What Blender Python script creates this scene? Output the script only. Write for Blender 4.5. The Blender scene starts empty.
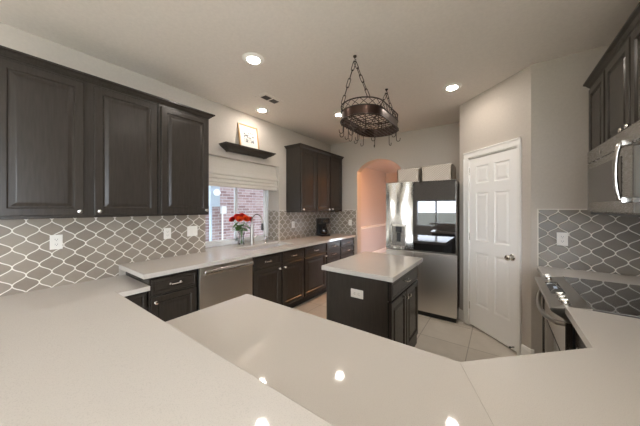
import bpy, bmesh, math, random
from mathutils import Vector, Matrix
random.seed(7)
S = bpy.context.scene
C = S.collection
R = math.radians
PI = math.pi

# ------------------------------------------------------------------ camera, sky, exposure
cam_d = bpy.data.cameras.new('camera')
cam = bpy.data.objects.new('camera', cam_d); C.objects.link(cam)
cam.location = (0, 0, 1.45)
cam.rotation_euler = (R(90), 0, R(35.92))
cam_d.sensor_width = 36; cam_d.lens = 247.6 / 640 * 36
cam_d.shift_y = -5.36 / 640
cam_d.clip_start = 0.02
S.camera = cam

world = bpy.data.worlds.new('sky'); S.world = world; world.use_nodes = True
wn = world.node_tree.nodes; wl = world.node_tree.links
bg = wn['Background']
bg.inputs['Color'].default_value = (0.82, 0.90, 1.0, 1)
bg.inputs['Strength'].default_value = 3.6

CAN_STRENGTH = 54.0
BAR_TILT = 1.6
CAN_COLOR = (1.0, 0.91, 0.82)

S.view_settings.view_transform = 'Standard'
S.view_settings.look = 'None'
S.view_settings.gamma = 1
S.view_settings.use_curve_mapping = False
S.view_settings.exposure = 2.22
try:
    S.cycles.use_denoising = True
    S.cycles.max_bounces = 10
    S.cycles.diffuse_bounces = 6
    S.cycles.sample_clamp_indirect = 4
except Exception:
    pass

# ------------------------------------------------------------------ materials
def mat(name, col=(.5, .5, .5), rough=.5, metal=0, spec=.5, **kw):
    m = bpy.data.materials.new(name); m.use_nodes = True
    b = m.node_tree.nodes['Principled BSDF']
    b.inputs['Base Color'].default_value = (*col, 1)
    b.inputs['Roughness'].default_value = rough
    b.inputs['Metallic'].default_value = metal
    b.inputs['Specular IOR Level'].default_value = spec
    for k, v in kw.items():
        b.inputs[k.replace('_', ' ')].default_value = v
    return m
def nd(m, t, **kw):
    n = m.node_tree.nodes.new(t)
    for k, v in kw.items(): setattr(n, k, v)
    return n
def ln(m, a, b): m.node_tree.links.new(a, b)
def P(m): return m.node_tree.nodes['Principled BSDF']
def mth(m, op, a, b=None, c=None):
    n = nd(m, 'ShaderNodeMath', operation=op)
    for i, v in enumerate((a, b, c)):
        if v is None: continue
        if isinstance(v, (int, float)): n.inputs[i].default_value = v
        else: ln(m, v, n.inputs[i])
    return n.outputs[0]
def coords(m):
    t = nd(m, 'ShaderNodeTexCoord'); s = nd(m, 'ShaderNodeSeparateXYZ')
    ln(m, t.outputs['Object'], s.inputs[0]); return t.outputs['Object'], s
def noise_color(m, c0, c1, scale=8, stretch=(1, 1, 1), detail=4, bump=0, lo=.3, hi=.7, bdist=.002):
    t = nd(m, 'ShaderNodeTexCoord'); mp = nd(m, 'ShaderNodeMapping')
    mp.inputs['Scale'].default_value = stretch
    ln(m, t.outputs['Object'], mp.inputs[0])
    n = nd(m, 'ShaderNodeTexNoise'); n.inputs['Scale'].default_value = scale; n.inputs['Detail'].default_value = detail
    ln(m, mp.outputs[0], n.inputs['Vector'])
    r = nd(m, 'ShaderNodeValToRGB')
    r.color_ramp.elements[0].color = (*c0, 1); r.color_ramp.elements[1].color = (*c1, 1)
    r.color_ramp.elements[0].position = lo; r.color_ramp.elements[1].position = hi
    ln(m, n.outputs['Fac'], r.inputs[0]); ln(m, r.outputs[0], P(m).inputs['Base Color'])
    if bump:
        b = nd(m, 'ShaderNodeBump'); b.inputs['Strength'].default_value = bump; b.inputs['Distance'].default_value = bdist
        ln(m, n.outputs['Fac'], b.inputs['Height']); ln(m, b.outputs[0], P(m).inputs['Normal'])
    return m

def plaster(name, col, sc=60, bump=.15):
    m = mat(name, col, .75, spec=.3)
    return noise_color(m, tuple(c * .97 for c in col), tuple(min(1, c * 1.03) for c in col), sc, bump=bump, bdist=.004)
WALL = plaster('wall_paint', (.525, .475, .42))
CEIL = plaster('ceiling_paint', (.79, .735, .68), 45, .2)
HALLW = plaster('hall_paint', (.56, .50, .48))
WHITE = mat('white_trim_paint', (.90, .88, .84), .35)
DOORW = mat('white_door_paint', (.93, .915, .885), .38)

def wood(name, c0, c1, stretch, rough=.27):
    m = mat(name, c0, rough, spec=.3)
    noise_color(m, c0, c1, 6, stretch, 6, .06, .2, .8, .0012)
    return m
WOOD = wood('espresso_wood', (.031, .0255, .0213), (.044, .037, .031), (14, 14, 1.1))
WOODH = wood('espresso_wood_horizontal', (.031, .0255, .0213), (.044, .037, .031), (1.1, 14, 14))
TOE = mat('toe_kick_dark_wood', (.012, .010, .009), .6)  # very dark, duller wood tone for the toe kicks

def quartz(name, col):
    m = mat(name, col, .05, spec=.5)
    t, s = coords(m)
    v = nd(m, 'ShaderNodeTexNoise'); v.inputs['Scale'].default_value = 420; v.inputs['Detail'].default_value = 2
    ln(m, t, v.inputs['Vector'])
    r = nd(m, 'ShaderNodeValToRGB')
    r.color_ramp.elements[0].position = .36; r.color_ramp.elements[1].position = .46
    r.color_ramp.elements[0].color = (*[c * .90 for c in col], 1); r.color_ramp.elements[1].color = (*col, 1)
    ln(m, v.outputs['Fac'], r.inputs[0]); ln(m, r.outputs[0], P(m).inputs['Base Color'])
    return m
QUARTZ = quartz('pale_quartz', (.585, .552, .512))

def arabesque(name, u0, v0, c0, c1, grout, W=.1335, H=.136):
    m = mat(name, c0, .3, spec=.35)
    gp = nd(m, 'ShaderNodeNewGeometry'); t = gp.outputs['Position']; s = nd(m, 'ShaderNodeSeparateXYZ'); ln(m, t, s.inputs[0])
    u = mth(m, 'ADD', mth(m, 'ADD', s.outputs['X'], s.outputs['Y']), -u0 + W / 4)
    v = mth(m, 'ADD', s.outputs['Z'], -v0)
    ph = mth(m, 'MULTIPLY', v, 2 * PI / H)
    g = mth(m, 'MULTIPLY', mth(m, 'SUBTRACT', mth(m, 'COSINE', ph), mth(m, 'MULTIPLY', mth(m, 'COSINE', mth(m, 'MULTIPLY', ph, 3)), .02)), W / 4 / .98)
    slope = mth(m, 'MULTIPLY', mth(m, 'SUBTRACT', mth(m, 'SINE', ph), mth(m, 'MULTIPLY', mth(m, 'SINE', mth(m, 'MULTIPLY', ph, 3)), .06)), W / 4 / .98 * 2 * PI / H)
    inv = mth(m, 'INVERSE_SQRT', mth(m, 'ADD', mth(m, 'MULTIPLY', slope, slope), 1))
    e = mth(m, 'DIVIDE', mth(m, 'SUBTRACT', u, g), W)
    o = mth(m, 'DIVIDE', mth(m, 'ADD', mth(m, 'SUBTRACT', u, W / 2), g), W)
    fe = mth(m, 'FLOOR', e); fo = mth(m, 'FLOOR', o)
    de = mth(m, 'PINGPONG', e, .5); do = mth(m, 'PINGPONG', o, .5)
    d = mth(m, 'MULTIPLY', mth(m, 'MULTIPLY', mth(m, 'MINIMUM', de, do), W), inv)
    par = mth(m, 'SUBTRACT', fe, fo)
    row = mth(m, 'FLOOR', mth(m, 'ADD', mth(m, 'DIVIDE', v, H), mth(m, 'MULTIPLY', mth(m, 'SUBTRACT', 1, par), .5)))
    cv = nd(m, 'ShaderNodeCombineXYZ'); ln(m, fe, cv.inputs[0]); ln(m, fo, cv.inputs[1]); ln(m, row, cv.inputs[2])
    wnz = nd(m, 'ShaderNodeTexWhiteNoise', noise_dimensions='3D'); ln(m, cv.outputs[0], wnz.inputs['Vector'])
    nz = nd(m, 'ShaderNodeTexNoise'); nz.inputs['Scale'].default_value = 30; ln(m, t, nz.inputs['Vector'])
    f = mth(m, 'ADD', mth(m, 'MULTIPLY', wnz.outputs['Value'], .7), mth(m, 'MULTIPLY', nz.outputs['Fac'], .3))
    mx = nd(m, 'ShaderNodeMix', data_type='RGBA'); mx.inputs['A'].default_value = (*c0, 1); mx.inputs['B'].default_value = (*c1, 1)
    ln(m, f, mx.inputs['Factor'])
    gm = nd(m, 'ShaderNodeMapRange'); gm.inputs['From Min'].default_value = .0027; gm.inputs['From Max'].default_value = .0042
    ln(m, d, gm.inputs['Value'])
    mg = nd(m, 'ShaderNodeMix', data_type='RGBA'); mg.inputs['A'].default_value = (*grout, 1)
    ln(m, mx.outputs['Result'], mg.inputs['B']); ln(m, gm.outputs[0], mg.inputs['Factor'])
    ln(m, mg.outputs['Result'], P(m).inputs['Base Color'])
    rr = nd(m, 'ShaderNodeMapRange'); rr.inputs['To Min'].default_value = .8; rr.inputs['To Max'].default_value = .3
    ln(m, gm.outputs[0], rr.inputs['Value']); ln(m, rr.outputs[0], P(m).inputs['Roughness'])
    hb = nd(m, 'ShaderNodeMapRange'); hb.inputs['From Min'].default_value = .003; hb.inputs['From Max'].default_value = .009
    ln(m, d, hb.inputs['Value'])
    bp = nd(m, 'ShaderNodeBump'); bp.inputs['Strength'].default_value = .5; bp.inputs['Distance'].default_value = .003
    ln(m, mth(m, 'ADD', hb.outputs[0], mth(m, 'MULTIPLY', nz.outputs['Fac'], .4)), bp.inputs['Height']); ln(m, bp.outputs[0], P(m).inputs['Normal'])
    return m
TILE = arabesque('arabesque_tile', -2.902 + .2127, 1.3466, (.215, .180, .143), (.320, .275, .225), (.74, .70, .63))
TILE_SHADED = arabesque('arabesque_tile_shaded', 3.022 + .4232, 1.286, (.175, .150, .124), (.245, .215, .180), (.74, .70, .63), .1350, .137)  # same tile, with the shade on the range side put into darker colours
LOUVRE = mat('grey_louvre', (.10, .09, .085), .5)
GROUT = mat('grout_edge', (.72, .68, .61), .7)

def floor_tile():
    m = mat('floor_tile', (.6, .55, .5), .3)
    t, s = coords(m)
    T = .4745
    a = mth(m, 'DIVIDE', mth(m, 'ADD', s.outputs['X'], .735), T); b = mth(m, 'DIVIDE', mth(m, 'ADD', s.outputs['Y'], -2.98), T)
    d = mth(m, 'MINIMUM', mth(m, 'PINGPONG', a, .5), mth(m, 'PINGPONG', b, .5))
    cv = nd(m, 'ShaderNodeCombineXYZ'); ln(m, mth(m, 'FLOOR', a), cv.inputs[0]); ln(m, mth(m, 'FLOOR', b), cv.inputs[1])
    w = nd(m, 'ShaderNodeTexWhiteNoise', noise_dimensions='3D'); ln(m, cv.outputs[0], w.inputs['Vector'])
    nz = nd(m, 'ShaderNodeTexNoise'); nz.inputs['Scale'].default_value = 5; nz.inputs['Detail'].default_value = 7; nz.inputs['Distortion'].default_value = .8
    ln(m, t, nz.inputs['Vector'])
    f = mth(m, 'ADD', mth(m, 'MULTIPLY', w.outputs['Value'], .3), mth(m, 'MULTIPLY', nz.outputs['Fac'], .7))
    mx = nd(m, 'ShaderNodeMix', data_type='RGBA'); mx.inputs['A'].default_value = (.50, .445, .375, 1); mx.inputs['B'].default_value = (.72, .67, .59, 1)
    ln(m, f, mx.inputs['Factor'])
    gm = nd(m, 'ShaderNodeMapRange'); gm.inputs['From Min'].default_value = .006; gm.inputs['From Max'].default_value = .010; ln(m, d, gm.inputs['Value'])
    mg = nd(m, 'ShaderNodeMix', data_type='RGBA'); mg.inputs['A'].default_value = (.33, .29, .24, 1)
    ln(m, mx.outputs['Result'], mg.inputs['B']); ln(m, gm.outputs[0], mg.inputs['Factor']); ln(m, mg.outputs['Result'], P(m).inputs['Base Color'])
    return m
FLOOR = floor_tile()

def steel(name, col, rough, stretch, wave=0):
    m = mat(name, col, rough, 1.0)
    t = nd(m, 'ShaderNodeTexCoord'); mp = nd(m, 'ShaderNodeMapping'); mp.inputs['Scale'].default_value = stretch
    ln(m, t.outputs['Object'], mp.inputs[0])
    n = nd(m, 'ShaderNodeTexNoise'); n.inputs['Scale'].default_value = 20; n.inputs['Detail'].default_value = 3
    ln(m, mp.outputs[0], n.inputs['Vector'])
    r = nd(m, 'ShaderNodeMapRange'); r.inputs['To Min'].default_value = rough * .8; r.inputs['To Max'].default_value = rough * 1.25
    ln(m, n.outputs['Fac'], r.inputs['Value']); ln(m, r.outputs[0], P(m).inputs['Roughness'])
    if wave:
        n2 = nd(m, 'ShaderNodeTexNoise'); n2.inputs['Scale'].default_value = 4.5; n2.inputs['Detail'].default_value = 0
        mp2 = nd(m, 'ShaderNodeMapping'); mp2.inputs['Scale'].default_value = (1.6, 1, .6)
        ln(m, t.outputs['Object'], mp2.inputs[0]); ln(m, mp2.outputs[0], n2.inputs['Vector'])
        b = nd(m, 'ShaderNodeBump'); b.inputs['Strength'].default_value = 1; b.inputs['Distance'].default_value = wave
        ln(m, n2.outputs['Fac'], b.inputs['Height']); ln(m, b.outputs[0], P(m).inputs['Normal'])
    return m
STEEL = steel('brushed_stainless', (.66, .62, .56), .40, (1, 1, 40))
STEELV = steel('fridge_stainless', (.76, .74, .70), .16, (1, 1, 30), .02)
STEELF = steel('fridge_stainless_flat', (.74, .71, .67), .33, (1, 1, 40))
STEELD = steel('dark_stainless', (.25, .232, .21), .26, (1, 1, 40))
PANELST = mat('control_panel_steel', (.34, .315, .285), .28, 1)
DOORST = mat('oven_door_steel', (.46, .43, .40), .16, 1)
FAUCET = mat('brushed_faucet_steel', (.40, .375, .34), .3, 1)
HANDLEST = mat('polished_handle_steel', (.45, .43, .40), .18, 1)
CHROME = mat('chrome', (.75, .73, .70), .08, 1)
NICKEL = mat('satin_nickel', (.72, .69, .64), .2, 1)
BLACK = mat('black_plastic', (.012, .012, .013), .35)
BLACKG = mat('black_glass', (.010, .010, .011), .03, spec=1.0)
MIRRORG = mat('mirrored_black_glass', (.12, .12, .125), .02, .9)
SMOKE = mat('smoked_oven_glass', (.085, .075, .066), .06, .35)
COOK = mat('cooktop_glass', (.012, .011, .011), .035, spec=1.0, Coat_Weight=1.0, Coat_IOR=2.0)
COOK.node_tree.nodes['Principled BSDF'].inputs['Coat Roughness'].default_value = .03
IRON = mat('dark_bronze_iron', (.045, .034, .028), .4, .6)
BRONZE = mat('bronze_band', (.060, .036, .029), .3, .9)
PLASTIC = mat('white_plate_plastic', (.80, .77, .72), .35)
SLOT = mat('outlet_slot', (.05, .05, .05), .6)
VINYL = mat('white_window_vinyl', (.80, .82, .83), .35)
SINKM = mat('white_sink', (.62, .62, .62), .25)
LINEN = noise_color(mat('cream_linen', (.62, .57, .5), .85), (.58, .535, .47), (.70, .65, .58), 140, (1, 1, 3), 2, .3)
WICKER = mat('cream_wicker', (.66, .59, .51), .8)
def wick():
    m = WICKER; t, s = coords(m)
    a = mth(m, 'SINE', mth(m, 'MULTIPLY', mth(m, 'ADD', s.outputs['X'], s.outputs['Y']), 190)); b = mth(m, 'SINE', mth(m, 'MULTIPLY', s.outputs['Z'], 240))
    h = mth(m, 'MULTIPLY', a, b)
    r = nd(m, 'ShaderNodeMapRange'); r.inputs['From Min'].default_value = -1; ln(m, h, r.inputs['Value'])
    mx = nd(m, 'ShaderNodeMix', data_type='RGBA'); mx.inputs['A'].default_value = (.44, .385, .32, 1); mx.inputs['B'].default_value = (.74, .67, .59, 1)
    ln(m, r.outputs[0], mx.inputs['Factor']); ln(m, mx.outputs['Result'], P(m).inputs['Base Color'])
    bp = nd(m, 'ShaderNodeBump'); bp.inputs['Distance'].default_value = .004; ln(m, r.outputs[0], bp.inputs['Height']); ln(m, bp.outputs[0], P(m).inputs['Normal'])
wick()
WICKD = mat('brown_leather_tab', (.10, .06, .04), .5)
GOLD = noise_color(mat('light_gold_wood', (.55, .36, .17), .4), (.34, .19, .07), (.48, .29, .12), 20, (1, 8, 1))
PAPER = mat('white_mat_board', (.64, .61, .57), .7)
def sketch():
    m = mat('ink_sketch_paper', (.8, .8, .77), .7)
    noise_color(m, (.10, .10, .10), (.60, .58, .55), 38, (1, 1, 1), 5, 0, .40, .56)
    return m
SKETCH = sketch()
RED = noise_color(mat('red_petal', (.7, .03, .01), .5), (.50, .006, .006), (.68, .018, .010), 30)
ORANGE = noise_color(mat('orange_red_petal', (.8, .13, .02), .5), (.62, .03, .006), (.80, .10, .012), 30)
GREEN = noise_color(mat('leaf_green', (.06, .16, .04), .5), (.03, .09, .02), (.12, .24, .07), 25)
def glass(name, tint=(1, 1, 1), fac=.12, rough=0.0):
    m = bpy.data.materials.new(name); m.use_nodes = True
    nt = m.node_tree; nt.nodes.remove(nt.nodes['Principled BSDF'])
    out = nt.nodes['Material Output']
    tr = nt.nodes.new('ShaderNodeBsdfTransparent'); tr.inputs[0].default_value = (*tint, 1)
    gl = nt.nodes.new('ShaderNodeBsdfGlossy'); gl.inputs['Roughness'].default_value = rough
    fr = nt.nodes.new('ShaderNodeFresnel'); fr.inputs[0].default_value = 1.35
    mx = nt.nodes.new('ShaderNodeMixShader')
    nt.links.new(fr.outputs[0], mx.inputs[0]); nt.links.new(tr.outputs[0], mx.inputs[1]); nt.links.new(gl.outputs[0], mx.inputs[2]); nt.links.new(mx.outputs[0], out.inputs[0])
    return m
PANE = glass('window_pane', (.97, .99, 1))
VASEG = glass('vase_glass', (.95, .96, .96))
WATER = glass('vase_water', (.96, .97, .97))
def emit(name, col, st):
    m = mat(name, (0, 0, 0), .5)
    P(m).inputs['Emission Color'].default_value = (*col, 1); P(m).inputs['Emission Strength'].default_value = st
    return m
LENS = emit('lit_lamp_lens', CAN_COLOR, CAN_STRENGTH)
HALL_LAMP = emit('hall_lamp_glow', (1.0, .45, .17), 170)
DISPLAY = emit('oven_display', (.55, .65, .75), .12)
def brick():
    m = mat('red_brick', (.4, .2, .18), .85)
    t = nd(m, 'ShaderNodeTexCoord'); s = nd(m, 'ShaderNodeSeparateXYZ'); ln(m, t.outputs['Object'], s.inputs[0])
    c = nd(m, 'ShaderNodeCombineXYZ'); ln(m, s.outputs['Y'], c.inputs[0]); ln(m, s.outputs['Z'], c.inputs[1])
    b = nd(m, 'ShaderNodeTexBrick'); b.inputs['Scale'].default_value = 1
    b.inputs['Brick Width'].default_value = .19; b.inputs['Row Height'].default_value = .060; b.inputs['Mortar Size'].default_value = .006
    b.inputs['Color1'].default_value = (.23, .14, .14, 1); b.inputs['Color2'].default_value = (.40, .30, .30, 1); b.inputs['Mortar'].default_value = (.50, .48, .49, 1)
    b.inputs['Bias'].default_value = 0
    ln(m, c.outputs[0], b.inputs['Vector']); ln(m, b.outputs['Color'], P(m).inputs['Base Color'])
    return m
BRICK = brick()
METER = mat('grey_blue_meter_enamel', (.42, .50, .58), .45)
GROUND = noise_color(mat('outdoor_ground', (.2, .22, .12), .9), (.14, .17, .08), (.30, .29, .20), 3)
GARDEN = mat('garden_fence_wood', (.30, .29, .25), .8)
CARPET = noise_color(mat('family_room_floor', (.3, .26, .22), .9), (.30, .26, .21), (.38, .33, .28), 80)

# ------------------------------------------------------------------ mesh helpers
def BM(): return bmesh.new()
def add_box(bm, a, b, bev=0, seg=2):
    r = bmesh.ops.create_cube(bm, size=1)
    vs = r['verts']
    for v in vs:
        v.co = Vector([(a[i] + b[i]) / 2 + v.co[i] * abs(b[i] - a[i]) for i in range(3)])
    if bev:
        es = list({e for v in vs for e in v.link_edges})
        bmesh.ops.bevel(bm, geom=es, offset=bev, segments=seg, affect='EDGES', profile=.5)
    return bm
def box(a, b, bev=0): return add_box(BM(), a, b, bev)
def add_prism(bm, pts, z0, z1, bev=0, axis='z'):
    def mk(p, z):
        if axis == 'z': return (p[0], p[1], z)
        if axis == 'x': return (z, p[0], p[1])
        return (p[0], z, p[1])
    A = [bm.verts.new(mk(p, z0)) for p in pts]; B = [bm.verts.new(mk(p, z1)) for p in pts]
    n = len(pts); fs = [bm.faces.new(A[::-1]), bm.faces.new(B)]
    for i in range(n): fs.append(bm.faces.new((A[i], A[(i + 1) % n], B[(i + 1) % n], B[i])))
    bmesh.ops.recalc_face_normals(bm, faces=fs)
    if bev:
        es = list({e for v in A + B for e in v.link_edges})
        bmesh.ops.bevel(bm, geom=es, offset=bev, segments=2, affect='EDGES', profile=.5)
    return bm
def add_tube(bm, pts, r, n=8, closed=False, caps=True):
    pts = [Vector(p) for p in pts]; N = len(pts); rings = []
    rad = r if isinstance(r, (list, tuple)) else [r] * N
    up = None
    for i, p in enumerate(pts):
        if closed: t = pts[(i + 1) % N] - pts[i - 1]
        else: t = pts[min(i + 1, N - 1)] - pts[max(i - 1, 0)]
        t.normalize()
        if up is None:
            up = t.orthogonal().normalized()
        else:
            up = (up - t * up.dot(t))
            up = up.normalized() if up.length > 1e-6 else t.orthogonal().normalized()
        s = t.cross(up)
        rings.append([bm.verts.new(p + (up * math.cos(2 * PI * k / n) + s * math.sin(2 * PI * k / n)) * rad[i]) for k in range(n)])
    for i in range(N if closed else N - 1):
        a, b = rings[i], rings[(i + 1) % N]
        off = 0
        if closed and i == N - 1:
            off = min(range(n), key=lambda o: (a[0].co - b[o].co).length)
        for k in range(n):
            bm.faces.new((a[k], a[(k + 1) % n], b[(k + 1 + off) % n], b[(k + off) % n])).smooth = True
    if caps and not closed:
        bm.faces.new(rings[0][::-1]); bm.faces.new(rings[-1])
    return bm
def add_lathe(bm, prof, c=(0, 0, 0), axis='z', n=24, sign=1):
    rings = []
    for r, h in prof:
        ring = []
        for k in range(n):
            a = 2 * PI * k / n
            x, y = max(r, 1e-5) * math.cos(a), max(r, 1e-5) * math.sin(a)
            h_ = h * sign
            p = {'z': (x, y, h_), 'y': (x, h_, y), 'x': (h_, x, y)}[axis]
            ring.append(bm.verts.new((c[0] + p[0], c[1] + p[1], c[2] + p[2])))
        rings.append(ring)
    fs = []
    for a, b in zip(rings, rings[1:]):
        for k in range(n):
            fs.append(bm.faces.new((a[k], a[(k + 1) % n], b[(k + 1) % n], b[k]))); fs[-1].smooth = True
    fs.append(bm.faces.new(rings[0])); fs.append(bm.faces.new(rings[-1]))
    bmesh.ops.recalc_face_normals(bm, faces=fs)
    return bm
def add_sweep(bm, prof, path):
    """prof: (out, z) pairs; path: plan points; out is to the right of the walking direction"""
    pth = [Vector((p[0], p[1])) for p in path]; N = len(pth); rings = []
    for i, p in enumerate(pth):
        ns = []
        if i > 0: d = (pth[i] - pth[i - 1]).normalized(); ns.append(Vector((d.y, -d.x)))
        if i < N - 1: d = (pth[i + 1] - pth[i]).normalized(); ns.append(Vector((d.y, -d.x)))
        m = ns[0] if len(ns) == 1 else (ns[0] + ns[1]) / (1 + ns[0].dot(ns[1]))
        rings.append([bm.verts.new((p.x + m.x * o, p.y + m.y * o, z)) for o, z in prof])
    fs = []; k = len(prof)
    for a, b in zip(rings, rings[1:]):
        for j in range(k): fs.append(bm.faces.new((a[j], a[(j + 1) % k], b[(j + 1) % k], b[j])))
    fs.append(bm.faces.new(rings[0])); fs.append(bm.faces.new(rings[-1]))
    bmesh.ops.recalc_face_normals(bm, faces=fs)
    return bm
def add_rings(bm, x0, x1, z0, z1, rings, back):
    """a panel facing -y made of nested rectangles; rings: (inset, y)"""
    prev = None; fs = []
    for ins, y in rings:
        r = [bm.verts.new(p) for p in ((x0 + ins, y, z0 + ins), (x1 - ins, y, z0 + ins), (x1 - ins, y, z1 - ins), (x0 + ins, y, z1 - ins))]
        if prev:
            for k in range(4): fs.append(bm.faces.new((prev[k], prev[(k + 1) % 4], r[(k + 1) % 4], r[k])))
        else:
            fs.append(bm.faces.new(r))
        prev = r
    fs.append(bm.faces.new(prev))
    bmesh.ops.recalc_face_normals(bm, faces=fs)
    return bm
def obj(name, bm, m, parent=None, smooth=True, loc=None, local=True):
    me = bpy.data.meshes.new(name)
    if not local and parent is not None:
        bm.transform(parent_matrix(parent).inverted())
    bm.to_mesh(me); bm.free()
    for mm in (m if isinstance(m, (list, tuple)) else [m]): me.materials.append(mm)
    if smooth:
        fl = [p.use_smooth for p in me.polygons]
        if any(fl):
            me.set_sharp_from_angle(angle=R(46))
            me.polygons.foreach_set('use_smooth', fl)
    o = bpy.data.objects.new(name, me); C.objects.link(o)
    if loc: o.location = loc
    if parent: o.parent = parent
    return o
def parent_matrix(o):
    m = Matrix.LocRotScale(o.location, o.rotation_euler, o.scale)
    return parent_matrix(o.parent) @ m if o.parent else m
def tag(o, label=None, cat=None, group=None, kind=None):
    for k, v in (('label', label), ('category', cat), ('group', group), ('kind', kind)):
        if v: o[k] = v
    return o
def thing(name, label, cat, loc=(0, 0, 0), rz=0, group=None):
    o = bpy.data.objects.new(name, None); C.objects.link(o)
    o.location = loc; o.rotation_euler = (0, 0, rz); o.empty_display_size = .1
    return tag(o, label, cat, group)
def struct(name, bm, m, **k):
    return tag(obj(name, bm, m, **k), kind='structure')
def dup(root, loc, rz=None, label=None):
    r = root.copy(); C.objects.link(r); r.location = loc
    if rz is not None: r.rotation_euler = (0, 0, rz)
    if label: r['label'] = label
    for ch in list(root.children):
        c = ch.copy(); C.objects.link(c); c.parent = r
        for g in list(ch.children):
            d = g.copy(); C.objects.link(d); d.parent = c
    return r

# ------------------------------------------------------------------ room shell
XW, YF, ZC = -2.91, 4.40, 2.785
WY0, WY1, WZ1 = 1.63, 2.877, 2.115           # sink window opening
b = BM()
add_box(b, (XW - .30, -3.5, 0), (XW, WY0, ZC)); add_box(b, (XW - .30, WY1, 0), (XW, YF + .166, ZC))
add_box(b, (XW - .30, WY0, 0), (XW, WY1, .874)); add_box(b, (XW - .30, WY0, WZ1), (XW, WY1, ZC))
struct('wall_left', b, WALL)

AX0, AX1, ASZ, APZ = -2.28, -1.42, 2.165, 2.365   # arch opening in the far wall
hw = (AX1 - AX0) / 2; rise = APZ - ASZ; rad = (hw * hw + rise * rise) / (2 * rise); cz = APZ - rad; cx = (AX0 + AX1) / 2
pts = []
n = 24
for i in range(n + 1):
    x = AX0 + (AX1 - AX0) * i / n
    pts.append((x, cz + math.sqrt(rad * rad - (x - cx) ** 2)))
b = add_prism(BM(), [(XW, 0), (AX0, 0)] + pts + [(AX1, 0), (1.05, 0), (1.05, ZC), (XW, ZC)], YF, YF + .166, axis='y')
struct('wall_far', b, WALL)

# pantry corner: diagonal wall with the white door, plus the side of the fridge alcove
PW = Vector((-.4215, 3.6915)); PT = R(-45)
def pl(s, y=0): return (PW.x + s * math.cos(PT) - y * math.sin(PT), PW.y + s * math.sin(PT) + y * math.cos(PT))
PLEN = .9355; DS0, DS1, DH = .165, .817, 2.05
b = BM()
def padd(s0, s1, z0, z1, y0=0, y1=.10):
    add_prism(b, [pl(s0, y0), pl(s1, y0), pl(s1, y1), pl(s0, y1)], z0, z1)
padd(0, DS0, 0, ZC); padd(DS1, PLEN, 0, ZC); padd(DS0, DS1, DH + .01, ZC)
struct('wall_pantry', b, WALL, smooth=False)
struct('wall_alcove', box((-.4215, 3.6915, 0), (-.32, YF, ZC)), WALL)
struct('wall_return', box((.24, 3.03, 0), (1.05, 3.13, ZC)), WALL)
struct('wall_right', box((.95, .75, 0), (1.05, 3.03, ZC)), WALL)
struct('wall_pantry_side', box((.95, 3.13, 0), (1.05, YF, ZC)), WALL)
struct('wall_family', box((1.05, .75, 0), (4.0, .85, ZC)), WALL)
b = BM()
add_box(b, (4.0, -3.5, 0), (4.12, -2.6, ZC)); add_box(b, (4.0, .1, 0), (4.12, .85, ZC)); add_box(b, (4.0, -2.6, 0), (4.12, .1, .55)); add_box(b, (4.0, -2.6, 2.35), (4.12, .1, ZC))
struct('wall_side', b, WALL)
b = BM()
add_box(b, (XW, -3.6, 0), (-2.75, -3.5, ZC)); add_box(b, (-1.25, -3.6, 0), (.1, -3.5, ZC)); add_box(b, (2.9, -3.6, 0), (4.0, -3.5, ZC))
add_box(b, (-2.75, -3.6, 0), (-1.25, -3.5, .70)); add_box(b, (-2.75, -3.6, 1.75), (-1.25, -3.5, ZC)); add_box(b, (.1, -3.6, 0), (2.9, -3.5, .05)); add_box(b, (.1, -3.6, 2.4), (2.9, -3.5, ZC))
struct('wall_rear', b, WALL)
struct('floor', box((XW - .3, -3.6, -.05), (4.1, 8.2, 0)), FLOOR)
struct('ceiling', box((XW - .3, -3.6, ZC), (4.1, YF + .17, ZC + .05)), CEIL)
# rear windows (frames with mullions and panes)
def big_window(name, a, b_, axis, n=3):
    """axis 'x': window spans x at fixed y"""
    bm = BM()
    def bx(u0, u1, z0, z1, w=.05):
        if axis == 'x': add_box(bm, (u0, a[1] - w / 2, z0), (u1, a[1] + w / 2, z1))
        else: add_box(bm, (a[0] - w / 2, u0, z0), (a[0] + w / 2, u1, z1))
    u0, u1 = (a[0], b_[0]) if axis == 'x' else (a[1], b_[1])
    bx(u0, u1, a[2], a[2] + .05); bx(u0, u1, b_[2] - .05, b_[2])
    for i in range(n + 1):
        u = u0 + (u1 - u0 - .06) * i / n; bx(u, u + .06, a[2], b_[2])
    return struct(name, bm, VINYL)
big_window('window_2', (-2.75, -3.55, .70), (-1.25, -3.55, 1.75), 'x', 2)
big_window('window_4', (.1, -3.55, .05), (2.9, -3.55, 2.4), 'x', 2)
big_window('window_3', (4.06, -2.6, .55), (4.06, .1, 2.35), 'y')
struct('ground', box((-30, -40, -.35), (30, -3.9, -.3)), GROUND)
struct('wall_garden', box((-12, -9.1, -.3), (12, -9.0, 1.15)), GARDEN)

# hall behind the arch
b = BM()
add_box(b, (-3.2, YF + .166, 0), (-3.07, 8.1, 2.6)); struct('wall_hall', b, HALLW)
struct('wall_hall_end', box((-3.07, 8.0, 0), (.2, 8.1, 2.6)), HALLW)
b = BM()
add_box(b, (-.6, YF + .17, 0), (-.5, 6.0, 2.6)); add_box(b, (-.6, 7.0, 0), (-.5, 8.0, 2.6)); add_box(b, (-.6, 6.0, 0), (-.5, 7.0, .3)); add_box(b, (-.6, 6.0, .95), (-.5, 7.0, 2.6))
struct('wall_hall_right', b, HALLW)
struct('ceiling_hall', box((-3.2, YF + .166, 2.6), (-.5, 8.1, 2.65)), HALLW)
b = BM(); add_sweep(b, [(0, .86), (.012, .86), (.012, .875), (.028, .89), (.028, .905), (.014, .92), (0, .925)], [(-3.07, 4.57), (-3.07, 8.0)])
struct('trim_1', b, WHITE)

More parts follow.
